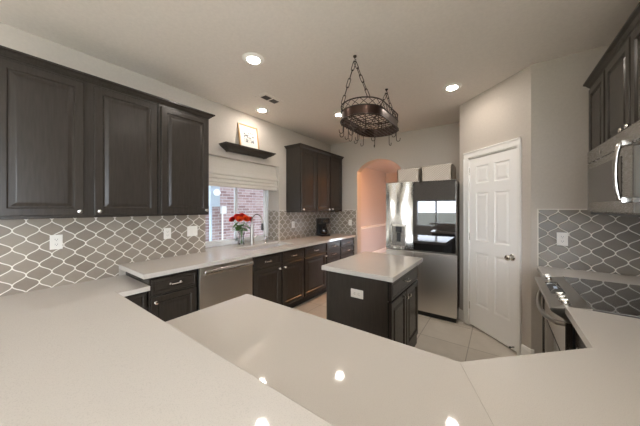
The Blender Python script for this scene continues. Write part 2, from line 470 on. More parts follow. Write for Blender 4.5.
# baseboards
BB = [(0, 0), (.014, 0), (.014, .10), (.008, .125), (0, .13)]
def bboard(name, path):
    b = BM(); add_sweep(b, BB, path); return struct(name, b, WHITE)
bboard('baseboard_pantry', [pl(.845), pl(PLEN + .002), (.262, 3.03)])
bboard('baseboard_pantry_2', [(-.4215, 3.76), pl(0), pl(.095)])
bboard('baseboard_hall', [(-3.07, 4.57), (-3.07, 8.0)])
# door casing
b = BM()
for s0, s1 in ((DS0 - .072, DS0 + .004), (DS1 - .004, DS1 + .025)):
    padd(s0, s1, 0, DH + .012, -.016, 0); padd(s0 + (.0 if s0 < .4 else 0), s0 + .012 if s0 < .4 else s1, 0, DH + .012, -.022, -.016)
padd(DS0 - .072, DS1 + .025, DH + .012, DH + .085, -.016, 0); padd(DS0 - .072, DS1 + .025, DH + .07, DH + .085, -.024, -.016)
padd(DS0, DS0 + .006, 0, DH + .01, 0, .10); padd(DS1 - .006, DS1, 0, DH + .01, 0, .10)
padd(DS0, DS1, DH, DH + .01, 0, .10)
struct('trim_2', b, WHITE, smooth=False)

# six panel pantry door
dr = tag(bpy.data.objects.new('door_1', None), kind='structure'); C.objects.link(dr)
dx, dy = pl(DS0 + .008, .004); dr.location = (dx, dy, 0); dr.rotation_euler = (0, 0, PT)
DW = DS1 - DS0 - .016
b = add_box(BM(), (0, .012, .018), (DW, .038, DH - .006))
xs = [0, .095, DW / 2 - .038, DW / 2 + .038, DW - .095, DW]; zs = [.018, .29, .92, 1.06, 1.63, 1.74, 1.945, DH - .006]
for i in range(5):
    for j in range(7):
        if i in (1, 3) and j in (1, 3, 5):
            add_rings(b, xs[i], xs[i + 1], zs[j], zs[j + 1], [(0, .012), (0, 0), (.010, .008), (.022, .008), (.040, .002), (.044, .002)], 0)
        else:
            add_box(b, (xs[i], 0, zs[j]), (xs[i + 1], .013, zs[j + 1]))
obj('door_leaf', b, DOORW, dr, smooth=False)
b = BM(); add_lathe(b, [(.034, 0), (.034, .006), (.028, .010), (.012, .014), (.011, .032), (.024, .040), (.030, .052), (.030, .062), (.020, .072), (0, .075)], (DW - .066, 0, .945), 'y', 24, -1)
obj('door_knob', b, NICKEL, dr)
for z in (.2, 1.05, 1.85):
    b = BM(); add_tube(b, [(-.006, -.004, z), (-.006, -.004, z + .09)], .006, 10); obj('hinge', b, NICKEL, dr)
b = BM(); add_tube(b, [(DW - .05, .004, .05), (DW - .05, -.04, .05)], .006, 8); add_tube(b, [(DW - .05, -.04, .05), (DW - .05, -.05, .05)], .010, 8)
obj('door_stop', b, BLACK, dr)

# sink window
wr = bpy.data.objects.new('window_1', None); C.objects.link(wr); tag(wr, kind='structure'); wr.location = (XW - .285, WY0, .914)
b = BM(); x0, x1 = XW - .30, XW - .25; ym = (WY0 + WY1) / 2
for y0, y1, z0, z1 in ((WY0, WY0 + .045, .92, WZ1), (WY1 - .045, WY1, .92, WZ1), (WY0, WY1, .915, .965), (WY0, WY1, WZ1 - .05, WZ1)):
    add_box(b, (x0, y0, z0), (x1, y1, z1), .003)
obj('window_frame', b, VINYL, wr, local=False)
b = BM()
for y0, y1, dx in ((WY0 + .045, ym + .022, .012), (ym - .022, WY1 - .045, 0)):
    for a, c_, z0, z1 in ((y0, y0 + .034, .965, WZ1 - .05), (y1 - .034, y1, .965, WZ1 - .05), (y0, y1, .965, .995), (y0, y1, WZ1 - .085, WZ1 - .05)):
        add_box(b, (x0 + .012 + dx, a, z0), (x0 + .024 + dx, c_, z1))
obj('window_sash', b, VINYL, wr, local=False)
b = BM(); add_box(b, (x0 + .028, WY0 + .07, .99), (x0 + .032, ym - .01, WZ1 - .08)); add_box(b, (x0 + .016, ym + .01, .99), (x0 + .020, WY1 - .07, WZ1 - .08))
obj('pane', b, PANE, wr, local=False, smooth=False)

# neighbour's brick wall outside the sink window
struct('wall_exterior', box((-4.75, -2.5, -.3), (-4.6, 9, 6.5)), BRICK)
struct('wall_sky_block', box((XW - .30, -3.5, ZC + .05), (XW - .1, 9, 5.6)), BRICK)  # unseen wall, added to cut the sky light on the neighbour's brick
struct('ground_side', box((-4.6, -2.5, -.35), (XW - .3, 9, -.3)), GROUND)
mt = thing('meter_box', 'blue-grey electric meter box on the brick wall outside the window', 'meter box', (-4.6, 2.76, 1.47))
b = BM(); add_box(b, (-4.6, 2.60, 1.47), (-4.46, 2.80, 1.92), .01); obj('enclosure', b, METER, mt, local=False)
b = BM(); add_lathe(b, [(.062, 0), (.062, .03), (.05, .06), (0, .065)], (-4.46, 2.725, 1.74), 'x'); obj('meter_dome', b, VINYL, mt, local=False)
pp = tag(obj('conduit_pipe', add_tube(BM(), [(-4.56, 2.66, -.3), (-4.56, 2.66, 1.47)], .028, 10), METER), 'grey conduit pipe running down from the meter box outside', 'pipe')
jb = thing('junction_box', 'small white junction box with its own pipe right of the outdoor meter', 'junction box', (-4.6, 2.93, 1.38))
b = BM(); add_box(b, (-4.6, 2.88, 1.33), (-4.53, 2.99, 1.48), .006); obj('box_body', b, VINYL, jb, local=False)
b = BM(); add_tube(b, [(-4.57, 2.92, -.3), (-4.57, 2.92, 1.335)], .016, 8); obj('pipe', b, VINYL, jb, local=False)

# ------------------------------------------------------------------ cabinets
FR = [(0, .020), (0, .004), (.004, 0), (.050, 0), (.057, .009), (.066, .009), (.088, .0025), (.094, .002)]
FRS = [(0, .020), (0, .004), (.004, 0), (.020, 0), (.024, .003), (.028, .003), (.034, .0005), (.036, 0)]
def knob_bm(x, z, y=0):
    b = BM(); add_lathe(b, [(.009, 0), (.009, .003), (.0055, .006), (.0055, .014), (.014, .019), (.016, .025), (.012, .031), (0, .033)], (x, y, z), 'y', 16, -1)
    return b
def pull_bm(x, z, w=.085, y=0):
    b = BM(); h = w / 2
    pts = [(x - h, y + .002, z), (x - h, y - .018, z)]
    for i in range(9):
        t = -1 + 2 * i / 8; pts.append((x + t * h * .96, y - .024 - .006 * (1 - t * t), z))
    pts += [(x + h, y - .018, z), (x + h, y + .002, z)]
    add_tube(b, pts, .0055, 8)
    for sx in (-h, h): add_lathe(b, [(.009, 0), (.009, .003), (.006, .005)], (x + sx, y, z), 'y', 12, -1)
    return b
def cabinet(name, label, w, d, h, loc, rz, fronts, base, group, cat='cabinet', hollow=False):
    """local frame: front faces -y at y=0, x runs to the viewer's right"""
    r = thing(name, label, cat, loc, rz, group)
    b = BM()
    if base:
        if hollow:
            for a0, c0 in (((0, .021, .10), (.018, d, h)), ((w - .018, .021, .10), (w, d, h)), ((.018, .021, .10), (w - .018, d, .118)), ((.018, d - .012, .118), (w - .018, d, h)), ((.018, .021, .118), (w - .018, .039, h))): add_box(b, a0, c0)
        else: add_box(b, (0, .021, .10), (w, d, h), .001)
        obj('cabinet_body', b, WOOD, r)
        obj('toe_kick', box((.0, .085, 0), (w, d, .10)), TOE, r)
    else:
        add_box(b, (0, .021, 0), (w, d, h), .001); obj('cabinet_body', b, WOOD, r)
    for kind, x0, x1, z0, z1, hwd in fronts:
        b = BM(); add_rings(b, x0, x1, z0, z1, FR if kind == 'door' else FRS, 0)
        f = obj(kind, b, WOOD if kind == 'door' else WOODH, r, smooth=False)
        if hwd == 'pull': obj('pull', pull_bm((x0 + x1) / 2, (z0 + z1) / 2), NICKEL, f)
        elif hwd: obj('knob', knob_bm(*hwd), NICKEL, f)
    return r
GW = 'dark wood wall cabinets on the sink wall'; GB = 'dark wood base cabinets along the sink wall'
XD = -2.58; XB = -2.335
UH = 1.070
cabinet('wall_cabinet', 'dark double-door wall cabinet at the left edge above the desk', .945, .33, UH, (XD, .045, 1.372), R(90),
        [('door', .012, .432, .022, 1.038, (.405, .05)), ('door', .492, .935, .022, 1.038, (.52, .05))], False, GW)
cabinet('wall_cabinet', 'dark single-door wall cabinet left of the sink window, ending the left row', .50, .33, UH, (XD, .995, 1.372), R(90),
        [('door', .020, .482, .022, 1.038, (.455, .05))], False, GW)
cabinet('wall_cabinet', 'dark single-door wall cabinet right of the sink window, nearest the window', .435, .33, UH, (XD, 3.045, 1.372), R(90),
        [('door', .015, .415, .022, 1.038, (.045, .05))], False, GW)
cabinet('wall_cabinet', 'dark double-door wall cabinet in the far corner above the coffee maker', .875, .33, UH, (XD, 3.482, 1.372), R(90),
        [('door', .015, .385, .022, 1.038, (.355, .05)), ('door', .435, .835, .022, 1.038, (.465, .05))], False, GW)
CR = [(0, 0), (.006, 0), (.010, .007), (.018, .012), (.030, .026), (.044, .033), (.048, .035), (.048, .047), (0, .047)]
ZT = 1.372 + UH - .012
def crown(path, label):
    b = BM(); add_sweep(b, [(o, ZT + h) for o, h in CR], path)
    return tag(obj('crown_moulding', b, WOOD, smooth=False), label, 'moulding', 'dark crown mouldings on the wall cabinets')
XC = XD - .020
crown([(XC, .045), (XC, 1.4955), (XW + .003, 1.4955)], 'dark crown moulding along the top of the wall cabinets left of the window')
crown([(XW + .003, 3.0445), (XC, 3.0445), (XC, 4.357)], 'dark crown moulding on the wall cabinets right of the sink window')

# base run on the sink wall
def std(w, kx):   # drawer over door
    return [('drawer', .012, w - .012, .715, .850, 'pull'), ('door', .012, w - .012, .125, .700, (kx, .655))]
cabinet('base_cabinet', 'dark one-door base cabinet with a drawer left of the dishwasher', .405, .57, .875, (XB, .830, 0), R(90), std(.405, .042), True, GB)
cabinet('base_cabinet', 'dark double-door sink base cabinet right of the dishwasher', .940, .57, .875, (XB, 1.890, 0), R(90),
        [('drawer', .012, .450, .715, .850, 'pull'), ('drawer', .490, .928, .715, .850, 'pull'), ('door', .012, .450, .125, .700, (.42, .655)), ('door', .490, .928, .125, .700, (.52, .655))], True, GB, hollow=True)
cabinet('base_cabinet', 'dark one-door base cabinet with a drawer right of the sink base', .575, .57, .875, (XB, 2.835, 0), R(90), std(.575, .535), True, GB)
def stack(w): return [('drawer', .012, w - .012, a, c, 'pull') for a, c in ((.725, .850), (.585, .710), (.365, .570), (.125, .350))]
cabinet('drawer_cabinet', 'dark drawer base cabinet left of the one in the far corner', .445, .57, .875, (XB, 3.415, 0), R(90), stack(.445), True, GB)
cabinet('drawer_cabinet', 'dark drawer base cabinet in the far corner beneath the coffee maker end of the worktop', .530, .57, .875, (XB, 3.865, 0), R(90), stack(.530), True, GB)

# dishwasher
r = thing('dishwasher', 'stainless steel dishwasher under the sink worktop', 'dishwasher', (XB, 1.240, 0), R(90))
obj('tub', box((.006, .03, .10), (.640, .565, .865)), BLACK, r)
obj('toe_panel', box((.006, .06, 0), (.640, .10, .10)), BLACK, r)
obj('door_panel', box((.008, -.005, .105), (.637, .03, .866), .005), STEEL, r)
b = BM(); add_prism(b, [(-.050, .795), (-.054, .815), (-.050, .838), (-.034, .838), (-.030, .815), (-.034, .795)], .035, .610, .004, 'x')
for x in (.045, .585): add_box(b, (x, -.036, .805), (x + .02, -.004, .828))
obj('handle', b, NICKEL, r)

# worktop of the sink wall, with the sink hole and the deep window ledge
XF = -2.300
b = BM()
SX0, SX1, SY0, SY1 = -2.850, -2.490, 1.99, 2.79
for a, c in (((XW + .002, .777), (SX0, SY0)), ((SX1, SY0), (XF, SY1)), ((SX0, .777), (SX1, SY0)), ((SX0, SY1), (SX1, YF - .002)), ((XW + .002, SY1), (SX0, YF - .002)), ((SX1, .777), (XF, SY0)), ((SX1, SY1), (XF, YF - .002)), ((XW + .002, SY0), (SX0, SY1)), ((XW - .248, WY0 + .002), (XW + .002, WY1 - .002))):
    add_box(b, (*a, .876), (*c, .914))
bmesh.ops.remove_doubles(b, verts=b.verts, dist=1e-5)
tag(obj('worktop', b, QUARTZ, smooth=False), 'long pale quartz worktop on the sink wall with the sink cut into it', 'worktop', 'pale quartz worktops')
b = BM(); add_box(b, (SX0 - .01, SY0 - .01, .69), (SX1 + .01, SY1 + .01, .876))
top = max(b.faces, key=lambda f: f.calc_center_median().z); 
rr = bmesh.ops.inset_region(b, faces=[top], thickness=.014)
for v in top.verts: v.co.z -= .175
sk = thing('sink', 'white undermount kitchen sink set in the worktop below the window', 'sink', ((SX0 + SX1) / 2, (SY0 + SY1) / 2, .69))
obj('basin', b, SINKM, sk, local=False, smooth=False)
b = BM(); add_lathe(b, [(.045, 0), (.045, .003), (.03, .004), (.012, .001)], (-2.70, 2.39, .701)); obj('drain', b, CHROME, sk, local=False)

# lower desk counter on the left
tag(obj('desk_counter', box((XW + .002, -1.6, .772), (-2.31, .825, .810), .002), QUARTZ), 'pale quartz desk counter lower than the worktop, at the left', 'desk', 'pale quartz worktops')
cabinet('desk_cabinet', 'dark drawer cabinet under the low desk counter at the left', .40, .55, .771, (XB - .02, .425, 0), R(90),
        [('drawer', .012, .388, .62, .75, None), ('door', .012, .388, .125, .605, None)], True, GB)
cabinet('desk_cabinet', 'dark cabinet at the far left end of the low desk, hidden behind the bar top', .40, .55, .771, (XB - .02, -1.55, 0), R(90),
        [('drawer', .012, .388, .62, .75, 'pull'), ('door', .012, .388, .125, .605, None)], True, GB)

# tiled backsplashes
BT = 1.40
t = .008
def splash(label, fields, trims=(), m=TILE, loc=(0, 0, 0)):
    r = thing('tile_backsplash', label, 'backsplash', loc, 0, 'grey arabesque tile backsplashes')
    b = BM(); add_prism(b, *fields[:3], axis=fields[3]); obj('tile_field', b, m, r, local=False, smooth=False)
    for a0, c0 in trims: obj('edge_trim', box(a0, c0), GROUT, r, local=False, smooth=False)
    return r
splash('grey arabesque tile backsplash behind the low desk, left of the sink window', ([(-1.6, .8105), (.776, .8105), (.776, .9145), (1.626, .9145), (1.626, BT), (1.497, BT), (1.497, 1.3715), (-1.6, 1.3715)], XW, XW + t, 'x'),
       [((XW, 1.497, BT), (XW + .011, 1.626, BT + .008))], loc=(XW, 0, .8105))
splash('narrow arabesque tile strip on the right reveal of the sink window', ([(XW - .24, .9145), (XW - .001, .9145), (XW - .001, BT), (XW - .24, BT)], WY1 - t, WY1, 'y'),
       [((XW - .005, WY1 - t - .001, .9145), (XW - .001, WY1 - t, BT + .004))], loc=(XW - .1, WY1, .9145))
splash('grey arabesque tile backsplash right of the sink window, behind the coffee maker', ([(WY1 + .002, .9145), (YF - .001, .9145), (YF - .001, 1.3715), (3.043, 1.3715), (3.043, BT), (WY1 + .002, BT)], XW, XW + t, 'x'),
       [((XW, WY1 + .002, BT), (XW + .011, 3.043, BT + .008)), ((XW + t, WY1 + .002, .9145), (XW + t + .002, WY1 + .008, BT))], loc=(XW, 3.6, .9145))
splash('short arabesque tile backsplash on the far wall, beside the arch', ([(XW + t + .001, .9145), (-2.295, .9145), (-2.295, BT), (XD + .02, BT), (XD + .02, 1.3715), (XW + t + .001, 1.3715)], YF - t, YF, 'y'),
       [((-2.295, YF - .011, .9145), (-2.288, YF, BT + .008)), ((XD + .02, YF - .011, BT), (-2.295, YF, BT + .008))], loc=(-2.6, YF, .9145))
bs2 = thing('tile_backsplash', 'grey arabesque tile backsplash beside the range, under the microwave', 'backsplash', (.6, 3.03, .915), 0, 'grey arabesque tile backsplashes')
obj('tile_field', box((.292, 3.03 - t, .9145), (.95, 3.03, 1.430)), TILE_SHADED, bs2, local=False, smooth=False)
obj('edge_trim', box((.282, 3.03 - .011, .9145), (.292, 3.03, 1.440)), GROUT, bs2, local=False, smooth=False)
obj('edge_trim', box((.292, 3.03 - .011, 1.430), (.60, 3.03, 1.440)), GROUT, bs2, local=False, smooth=False)

splash('grey arabesque tile backsplash on the side wall behind the range', ([(.86, .9145), (3.018, .9145), (3.018, 1.405), (.86, 1.405)], .95 - t, .95, 'x'), m=TILE_SHADED, loc=(.95, 2.0, .9145))

# wall plates
def plate(label, loc, rz, kind='outlet', horizontal=False, w=.072):
    r = thing('wall_outlet' if kind == 'outlet' else 'light_switch', label, 'outlet' if kind == 'outlet' else 'switch', loc, rz, 'white wall plates')
    H = .116
    def bx(x0, z0, x1, z1, y0, y1, bev=0):
        if horizontal: return box((z0, y0, x0), (z1, y1, x1), bev)
        return box((x0, y0, z0), (x1, y1, z1), bev)
    obj('plate', bx(-w / 2, -H / 2, w / 2, H / 2, -.006, 0, .002), PLASTIC, r)
    if kind == 'outlet':
        for s in (-1, 1):
            f = obj('receptacle', bx(-.017, s * .020 - .014, .017, s * .020 + .014, -.008, -.006, .001), PLASTIC, r)
            b = BM()
            for u in (-.007, .007):
                a0, c0 = (u - .0012, s * .020 - .002), (u + .0012, s * .020 + .007)
                if horizontal: add_box(b, (a0[1], -.0086, a0[0]), (c0[1], -.0078, c0[0]))
                else: add_box(b, (a0[0], -.0086, a0[1]), (c0[0], -.0078, c0[1]))
            if horizontal: add_box(b, (s * .020 - .010, -.0086, -.002), (s * .020 - .006, -.0078, .002))
            else: add_box(b, (-.002, -.0086, s * .020 - .010), (.002, -.0078, s * .020 - .006))
            obj('slots', b, SLOT, f, smooth=False)
    else:
        n = max(1, round((w - .03) / .046))
        for i in range(n):
            x = (i - (n - 1) / 2) * .046
            obj('rocker', box((x - .016, -.010, -.033), (x + .016, -.006, .033), .002), PLASTIC, r)
    return r
XT = XW + t
plate('white outlet on the tile above the low desk, leftmost of the outlets', (XT, .370, 1.172), R(90))
plate('white outlet on the tile left of the double light switch', (XT, 1.197, 1.172), R(90))
plate('white double light switch on the tile left of the sink window', (XT, 1.466, 1.177), R(90), 'switch', w=.118)
plate('white outlet on the tile left of the black coffee maker', (XT, 3.21, 1.155), R(90))
plate('white outlet on the far wall tile right of the coffee maker', (-2.43, YF - t, 1.15), 0)
plate('white outlet on the tile beside the range', (.449, 3.03 - t, 1.173), 0)

# ------------------------------------------------------------------ island
IX0, IX1, IY0, IY1 = -1.335, -.660, 1.865, 2.790
isl = thing('kitchen_island', 'dark wood kitchen island cabinet in the middle of the floor', 'island', ((IX0 + IX1) / 2, (IY0 + IY1) / 2, 0))
bx0, bx1, by0, by1 = IX0 + .04, IX1 - .035, IY0 + .035, IY1 - .035
b = box((bx0, by0, .0), (bx1 - .02, by1, .873), .001)
add_box(b, (bx0 - .004, by0 - .004, 0), (bx0 + .02, by0, .873)); add_box(b, (bx1 - .055, by0 - .004, 0), (bx1 - .02, by0, .873))
obj('cabinet_body', b, WOOD, isl, local=False)
wI = by1 - by0
f_origin = Vector((bx1, by0, 0))
def isl_part(name, b, m, par=None):
    b.transform(Matrix.Translation(f_origin) @ Matrix.Rotation(R(90), 4, 'Z'))
    o = obj(name, b, m, par or isl, smooth=(m is NICKEL), local=False); return o
b = BM(); add_rings(b, .03, wI - .03, .70, .855, FRS, 0); dw = isl_part('drawer', b, WOODH); isl_part('pull', pull_bm(wI / 2, .78), NICKEL, dw)
for x0, x1, kx in ((.03, wI / 2 - .008, wI / 2 - .04), (wI / 2 + .008, wI - .03, wI / 2 + .04)):
    b = BM(); add_rings(b, x0, x1, .12, .685, FR, 0); dd = isl_part('door', b, WOOD); isl_part('knob', knob_bm(kx, .635), NICKEL, dd)
tag(obj('island_top', box((IX0, IY0, .874), (IX1, IY1, .914), .004), QUARTZ), 'square pale quartz top resting on the kitchen island', 'worktop', 'pale quartz worktops')
plate('white outlet set sideways in the dark end panel of the island', (-.985, by0, .715), 0, horizontal=True)

# ------------------------------------------------------------------ peninsula, bar and range side
struct('wall_bar', add_prism(BM(), [(-1.24, .362), (.15, .362), (.948, 1.160), (.948, 1.004), (.196, .252), (-1.24, .252)], 0, 1.022), WALL, smooth=False)
pen = [(-1.270, .364), (.150, .364), (.948, 1.162), (.948, 1.872), (.290, 1.872), (.290, 1.382), (-.112, .982), (-1.270, .982)]
ptp = thing('peninsula_top', 'wide pale quartz peninsula counter that turns toward the range, below the bar top', 'worktop', (-.3, .8, .876), 0, 'pale quartz worktops')
cut = [(-.112, .982), (.150, .364)]
obj('slab', add_prism(BM(), [pen[0], (.1498, .364), (-.1122, .982), pen[7]], .876, .914, .0005), QUARTZ, ptp, local=False)
obj('slab', add_prism(BM(), [(.1501, .364), pen[2], pen[3], pen[4], pen[5], (-.1119, .982)], .876, .914, .0005), QUARTZ, ptp, local=False)
b = add_prism(BM(), [(-1.415, .366), (.148, .366), (.353, -.13), (-1.415, -.13)], 1.030, 1.070, .003)
b.transform(Matrix.Translation((0, .366, 1.070)) @ Matrix.Rotation(R(BAR_TILT), 4, 'X') @ Matrix.Translation((0, -.366, -1.070)))
tag(obj('bar_top', b, QUARTZ), 'raised pale quartz bar top filling the lower left foreground', 'worktop', 'pale quartz worktops')
b = add_prism(BM(), [(.150, .366), (.940, 1.156), (.940, .457), (.355, -.13)], 1.024, 1.064, .003)
tag(obj('bar_top', b, QUARTZ), 'angled end piece of the bar top, out of sight at the lower right', 'worktop', 'pale quartz worktops')
GP = 'dark wood base cabinets under the peninsula'
for i in range(2):
    cabinet('base_cabinet', ['dark base cabinet under the free end of the peninsula', 'dark base cabinet under the middle of the peninsula'][i], .555, .575, .875, (-.125 - .56 * i, .950, 0), R(180), std(.555, .5), True, GP)
b = add_prism(BM(), [(-.118, .935), (.322, 1.375), (.322, 1.376), (.930, 1.376), (.930, 1.165), (.145, .375), (-.118, .375)], .10, .875)
cc = thing('corner_cabinet', 'dark corner base cabinet under the angled stretch of the peninsula', 'cabinet', (.2, 1.0, 0), 0, GP)
obj('cabinet_body', b, WOOD, cc, local=False, smooth=False)
b = BM(); add_rings(b, .06, .56, .125, .85, FR, 0)
b.transform(Matrix.Translation((.318, 1.398, 0)) @ Matrix.Rotation(R(-135), 4, 'Z')); obj('door', b, WOOD, cc, local=False, smooth=False)
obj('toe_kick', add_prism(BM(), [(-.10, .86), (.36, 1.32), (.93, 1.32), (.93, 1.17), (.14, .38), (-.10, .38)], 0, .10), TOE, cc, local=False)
cabinet('base_cabinet', 'dark base cabinet beside the near side of the range', .485, .60, .875, (.325, 1.866, 0), R(-90), [('drawer', .012, .473, .715, .85, 'pull'), ('door', .012, .473, .125, .70, (.06, .655))], True, GP)

tag(obj('worktop', box((.280, 2.640, .876), (.948, 3.019, .914), .002), QUARTZ), 'narrow pale quartz worktop between the range and the tiled end wall', 'worktop', 'pale quartz worktops')
cabinet('base_cabinet', 'dark narrow base cabinet beyond the range by the end wall', .370, .60, .875, (.315, 3.018, 0), R(-90), [('drawer', .012, .358, .715, .85, None), ('door', .012, .358, .125, .70, None)], True, GP)

# range: local x runs toward the camera, y toward the wall
rg = thing('range', 'stainless slide-in electric range with black glass cooktop', 'range', (.292, 2.634, 0), R(-90))
RW = .756
obj('oven_body', box((.002, .03, .03), (RW - .002, .63, .900)), BLACK, rg)
b = BM(); add_box(b, (.004, 0, .215), (RW - .004, .03, .825), .004); od = obj('oven_door', b, DOORST, rg)
obj('oven_window', box((.10, -.003, .32), (RW - .10, 0, .60)), BLACKG, od)
b = BM(); pts = []
for i in range(15):
    u = -1 + 2 * i / 14; pts.append((RW / 2 + u * .335, -.028 - .040 * (1 - u * u), .800 - .034 * (1 - u * u)))
pts = [(pts[0][0] - .004, .004, .803)] + pts + [(pts[-1][0] + .004, .004, .803)]
add_tube(b, pts, .014, 12); obj('handle', b, PANELST, od)
obj('storage_drawer', box((.004, .002, .035), (RW - .004, .03, .205), .004), STEELD, rg)
b = BM(); add_prism(b, [(-.058, .872), (-.064, .882), (-.060, .893), (.086, .918), (.104, .921), (.104, .832), (.004, .832)], 0, RW, .002, 'x'); obj('control_panel', b, PANELST, rg)
b = BM(); add_box(b, (0, .102, .900), (RW, .648, .922), .002); obj('cooktop', b, COOK, rg)
PA = math.atan2(.025, .146)
def on_panel(u, y): return Matrix.Translation(Vector((u, y, .893 + (y + .060) * .025 / .146))) @ Matrix.Rotation(PA, 4, 'X')
for u in (.045, .105, .555, .625, .692):
    b = BM(); add_lathe(b, [(.022, 0), (.022, .004), (.018, .006), (.0175, .022), (.015, .025), (0, .026)], (0, 0, 0), 'z', 24)
    add_box(b, (-.0035, -.017, .0245), (.0035, .017, .031), .0015)
    b.transform(on_panel(u, .010)); k = obj('control_knob', b, NICKEL, rg)
b = box((-.145, -.034, -.001), (.145, .034, .0015)); b.transform(on_panel(.33, .012)); ds = obj('display', b, BLACKG, rg)
b = box((-.03, -.008, .0015), (.03, .010, .0020)); b.transform(on_panel(.33, .015)); obj('clock', b, DISPLAY, ds)

# microwave
mw = thing('microwave', 'stainless over-the-range microwave below the dark cabinets', 'microwave', (.520, 2.605, 1.412), R(-90))
MW, MH = .845, .440
obj('case', box((.002, .03, .004), (MW - .002, .425, MH)), STEELD, mw)
obj('vent_grille', box((.02, .012, -.008), (MW - .02, .20, .004)), BLACK, mw)
obj('top_panel', box((0, .0, MH - .085), (MW, .032, MH), .004), STEELD, mw)
b = box((0, 0, .010), (MW - .085, .030, MH - .088), .004); md = obj('door', b, STEELD, mw)
obj('door_window', box((.05, -.003, .075), (MW - .22, .001, MH - .13), .001), SMOKE, md)
b = BM(); hx = MW - .105; pts = [(hx, .002, .075), (hx, -.030, .075)]
for i in range(9):
    u = -1 + 2 * i / 8; pts.append((hx, -.040 - .012 * (1 - u * u), .215 + u * .135))
pts += [(hx, -.030, .355), (hx, .002, .355)]
add_tube(b, pts, .010, 12)
for z in (.075, .355): add_box(b, (hx - .016, -.036, z - .014), (hx + .016, .001, z + .014), .003)
obj('handle', b, HANDLEST, md)
obj('control_strip', box((MW - .083, 0, .010), (MW, .030, MH - .088), .002), BLACKG, mw)
b = BM(); add_lathe(b, [(.012, 0), (.012, .002), (0, .003)], (.28, 0, MH - .045), 'y', 16, -1); obj('badge', b, NICKEL, mw)

GR = 'dark wood wall cabinets on the range wall'
XR = .605
cabinet('wall_cabinet', 'dark narrow wall cabinet next to the end wall, beyond the microwave', .405, .345, UH - .02, (XR, 3.026, 1.412), R(-90),
        [('door', .025, .395, .012, 1.020, (.36, .05))], False, GR)
cabinet('wall_cabinet', 'dark double-door wall cabinet directly above the microwave', .845, .345, UH - .466, (XR, 2.611, 1.858), R(-90),
        [('door', .010, .410, .012, .575, (.375, .05)), ('door', .430, .835, .012, .575, (.465, .05))], False, GR)
b = BM(); add_sweep(b, [(o, 1.412 + UH - .032 + h) for o, h in CR], [(XR + .020, 3.028), (XR + .020, 1.766)])
tag(obj('crown_moulding', b, WOOD, smooth=False), 'dark crown moulding along the top of the wall cabinets at the right', 'moulding', 'dark crown mouldings on the wall cabinets')

# ------------------------------------------------------------------ refrigerator
FX0, FX1, FY = -1.335, -.430, 3.48
fr = thing('refrigerator', 'tall stainless four-door refrigerator with a black glass door panel', 'refrigerator', ((FX0 + FX1) / 2, 3.85, 0))
def fp(name, b, m, par=None, **k): return obj(name, b, m, par or fr, local=False, **k)
fp('fridge_body', box((FX0 + .004, FY + .07, .03), (FX1 - .004, 4.36, 1.795), .004), STEELD)
fp('base_grille', box((FX0 + .01, FY + .04, .0), (FX1 - .01, 4.30, .06)), BLACK)
fp('hinge_cover', box((FX0 + .02, FY + .03, 1.795), (FX0 + .12, FY + .16, 1.812), .004), BLACK)
XM = -.954
# left door with a dispenser recess
ld = fp('door', box((FX0, FY + .02, .868), (XM - .003, FY + .068, 1.803), .006), STEELV)
DX0, DX1, DZ0, DZ1 = -1.262, -1.046, .900, 1.215
b = BM(); xs2 = [FX0 + .0, DX0, DX1, XM - .003]; zs2 = [.868, DZ0, DZ1, 1.803]
for i in range(3):
    for j in range(3):
        if i == 1 and j == 1: continue
        add_box(b, (xs2[i], FY, zs2[j]), (xs2[i + 1], FY + .02, zs2[j + 1]))
bmesh.ops.remove_doubles(b, verts=b.verts, dist=1e-5)
fp('door_skin', b, STEELV, ld, smooth=False)
dp = thing('dispenser', None, None); dp.parent = fr; dp.location = (0, 0, 0)
C.objects.unlink(dp); bpy.data.objects.remove(dp)
b = BM()
for a0, c0 in (((DX0, FY - .006, DZ0), (DX0 + .018, FY + .004, DZ1)), ((DX1 - .018, FY - .006, DZ0), (DX1, FY + .004, DZ1)), ((DX0, FY - .006, DZ1 - .03), (DX1, FY + .004, DZ1)), ((DX0, FY - .006, DZ0), (DX1, FY + .004, DZ0 + .015))):
    add_box(b, a0, c0, .001)
dq = fp('dispenser', b, NICKEL)
fp('dispenser_back', box((DX0 + .018, FY + .012, DZ0 + .015), (DX1 - .018, FY + .0205, DZ1 - .03)), STEELD, dq)
fp('nozzle', box((-1.195, FY - .004, 1.105), (-1.11, FY + .012, 1.185), .004), BLACK, dq)
fp('paddle', box((-1.18, FY + .002, .97), (-1.125, FY + .012, 1.10), .003), BLACK, dq)
fp('drip_tray', box((DX0 + .01, FY - .02, DZ0 + .002), (DX1 - .01, FY + .004, DZ0 + .016), .002), NICKEL, dq)
rd = fp('door', box((XM + .003, FY + .002, .868), (FX1, FY + .068, 1.803), .005), STEELD)
fp('glass_panel', box((XM + .006, FY - .003, .876), (FX1 - .010, FY + .003, 1.797), .001), MIRRORG, rd)
fp('lower_door', box((FX0, FY, .066), (XM - .003, FY + .066, .846), .006), STEELF)
fp('lower_door', box((XM + .003, FY, .066), (FX1, FY + .066, .846), .006), STEELF)
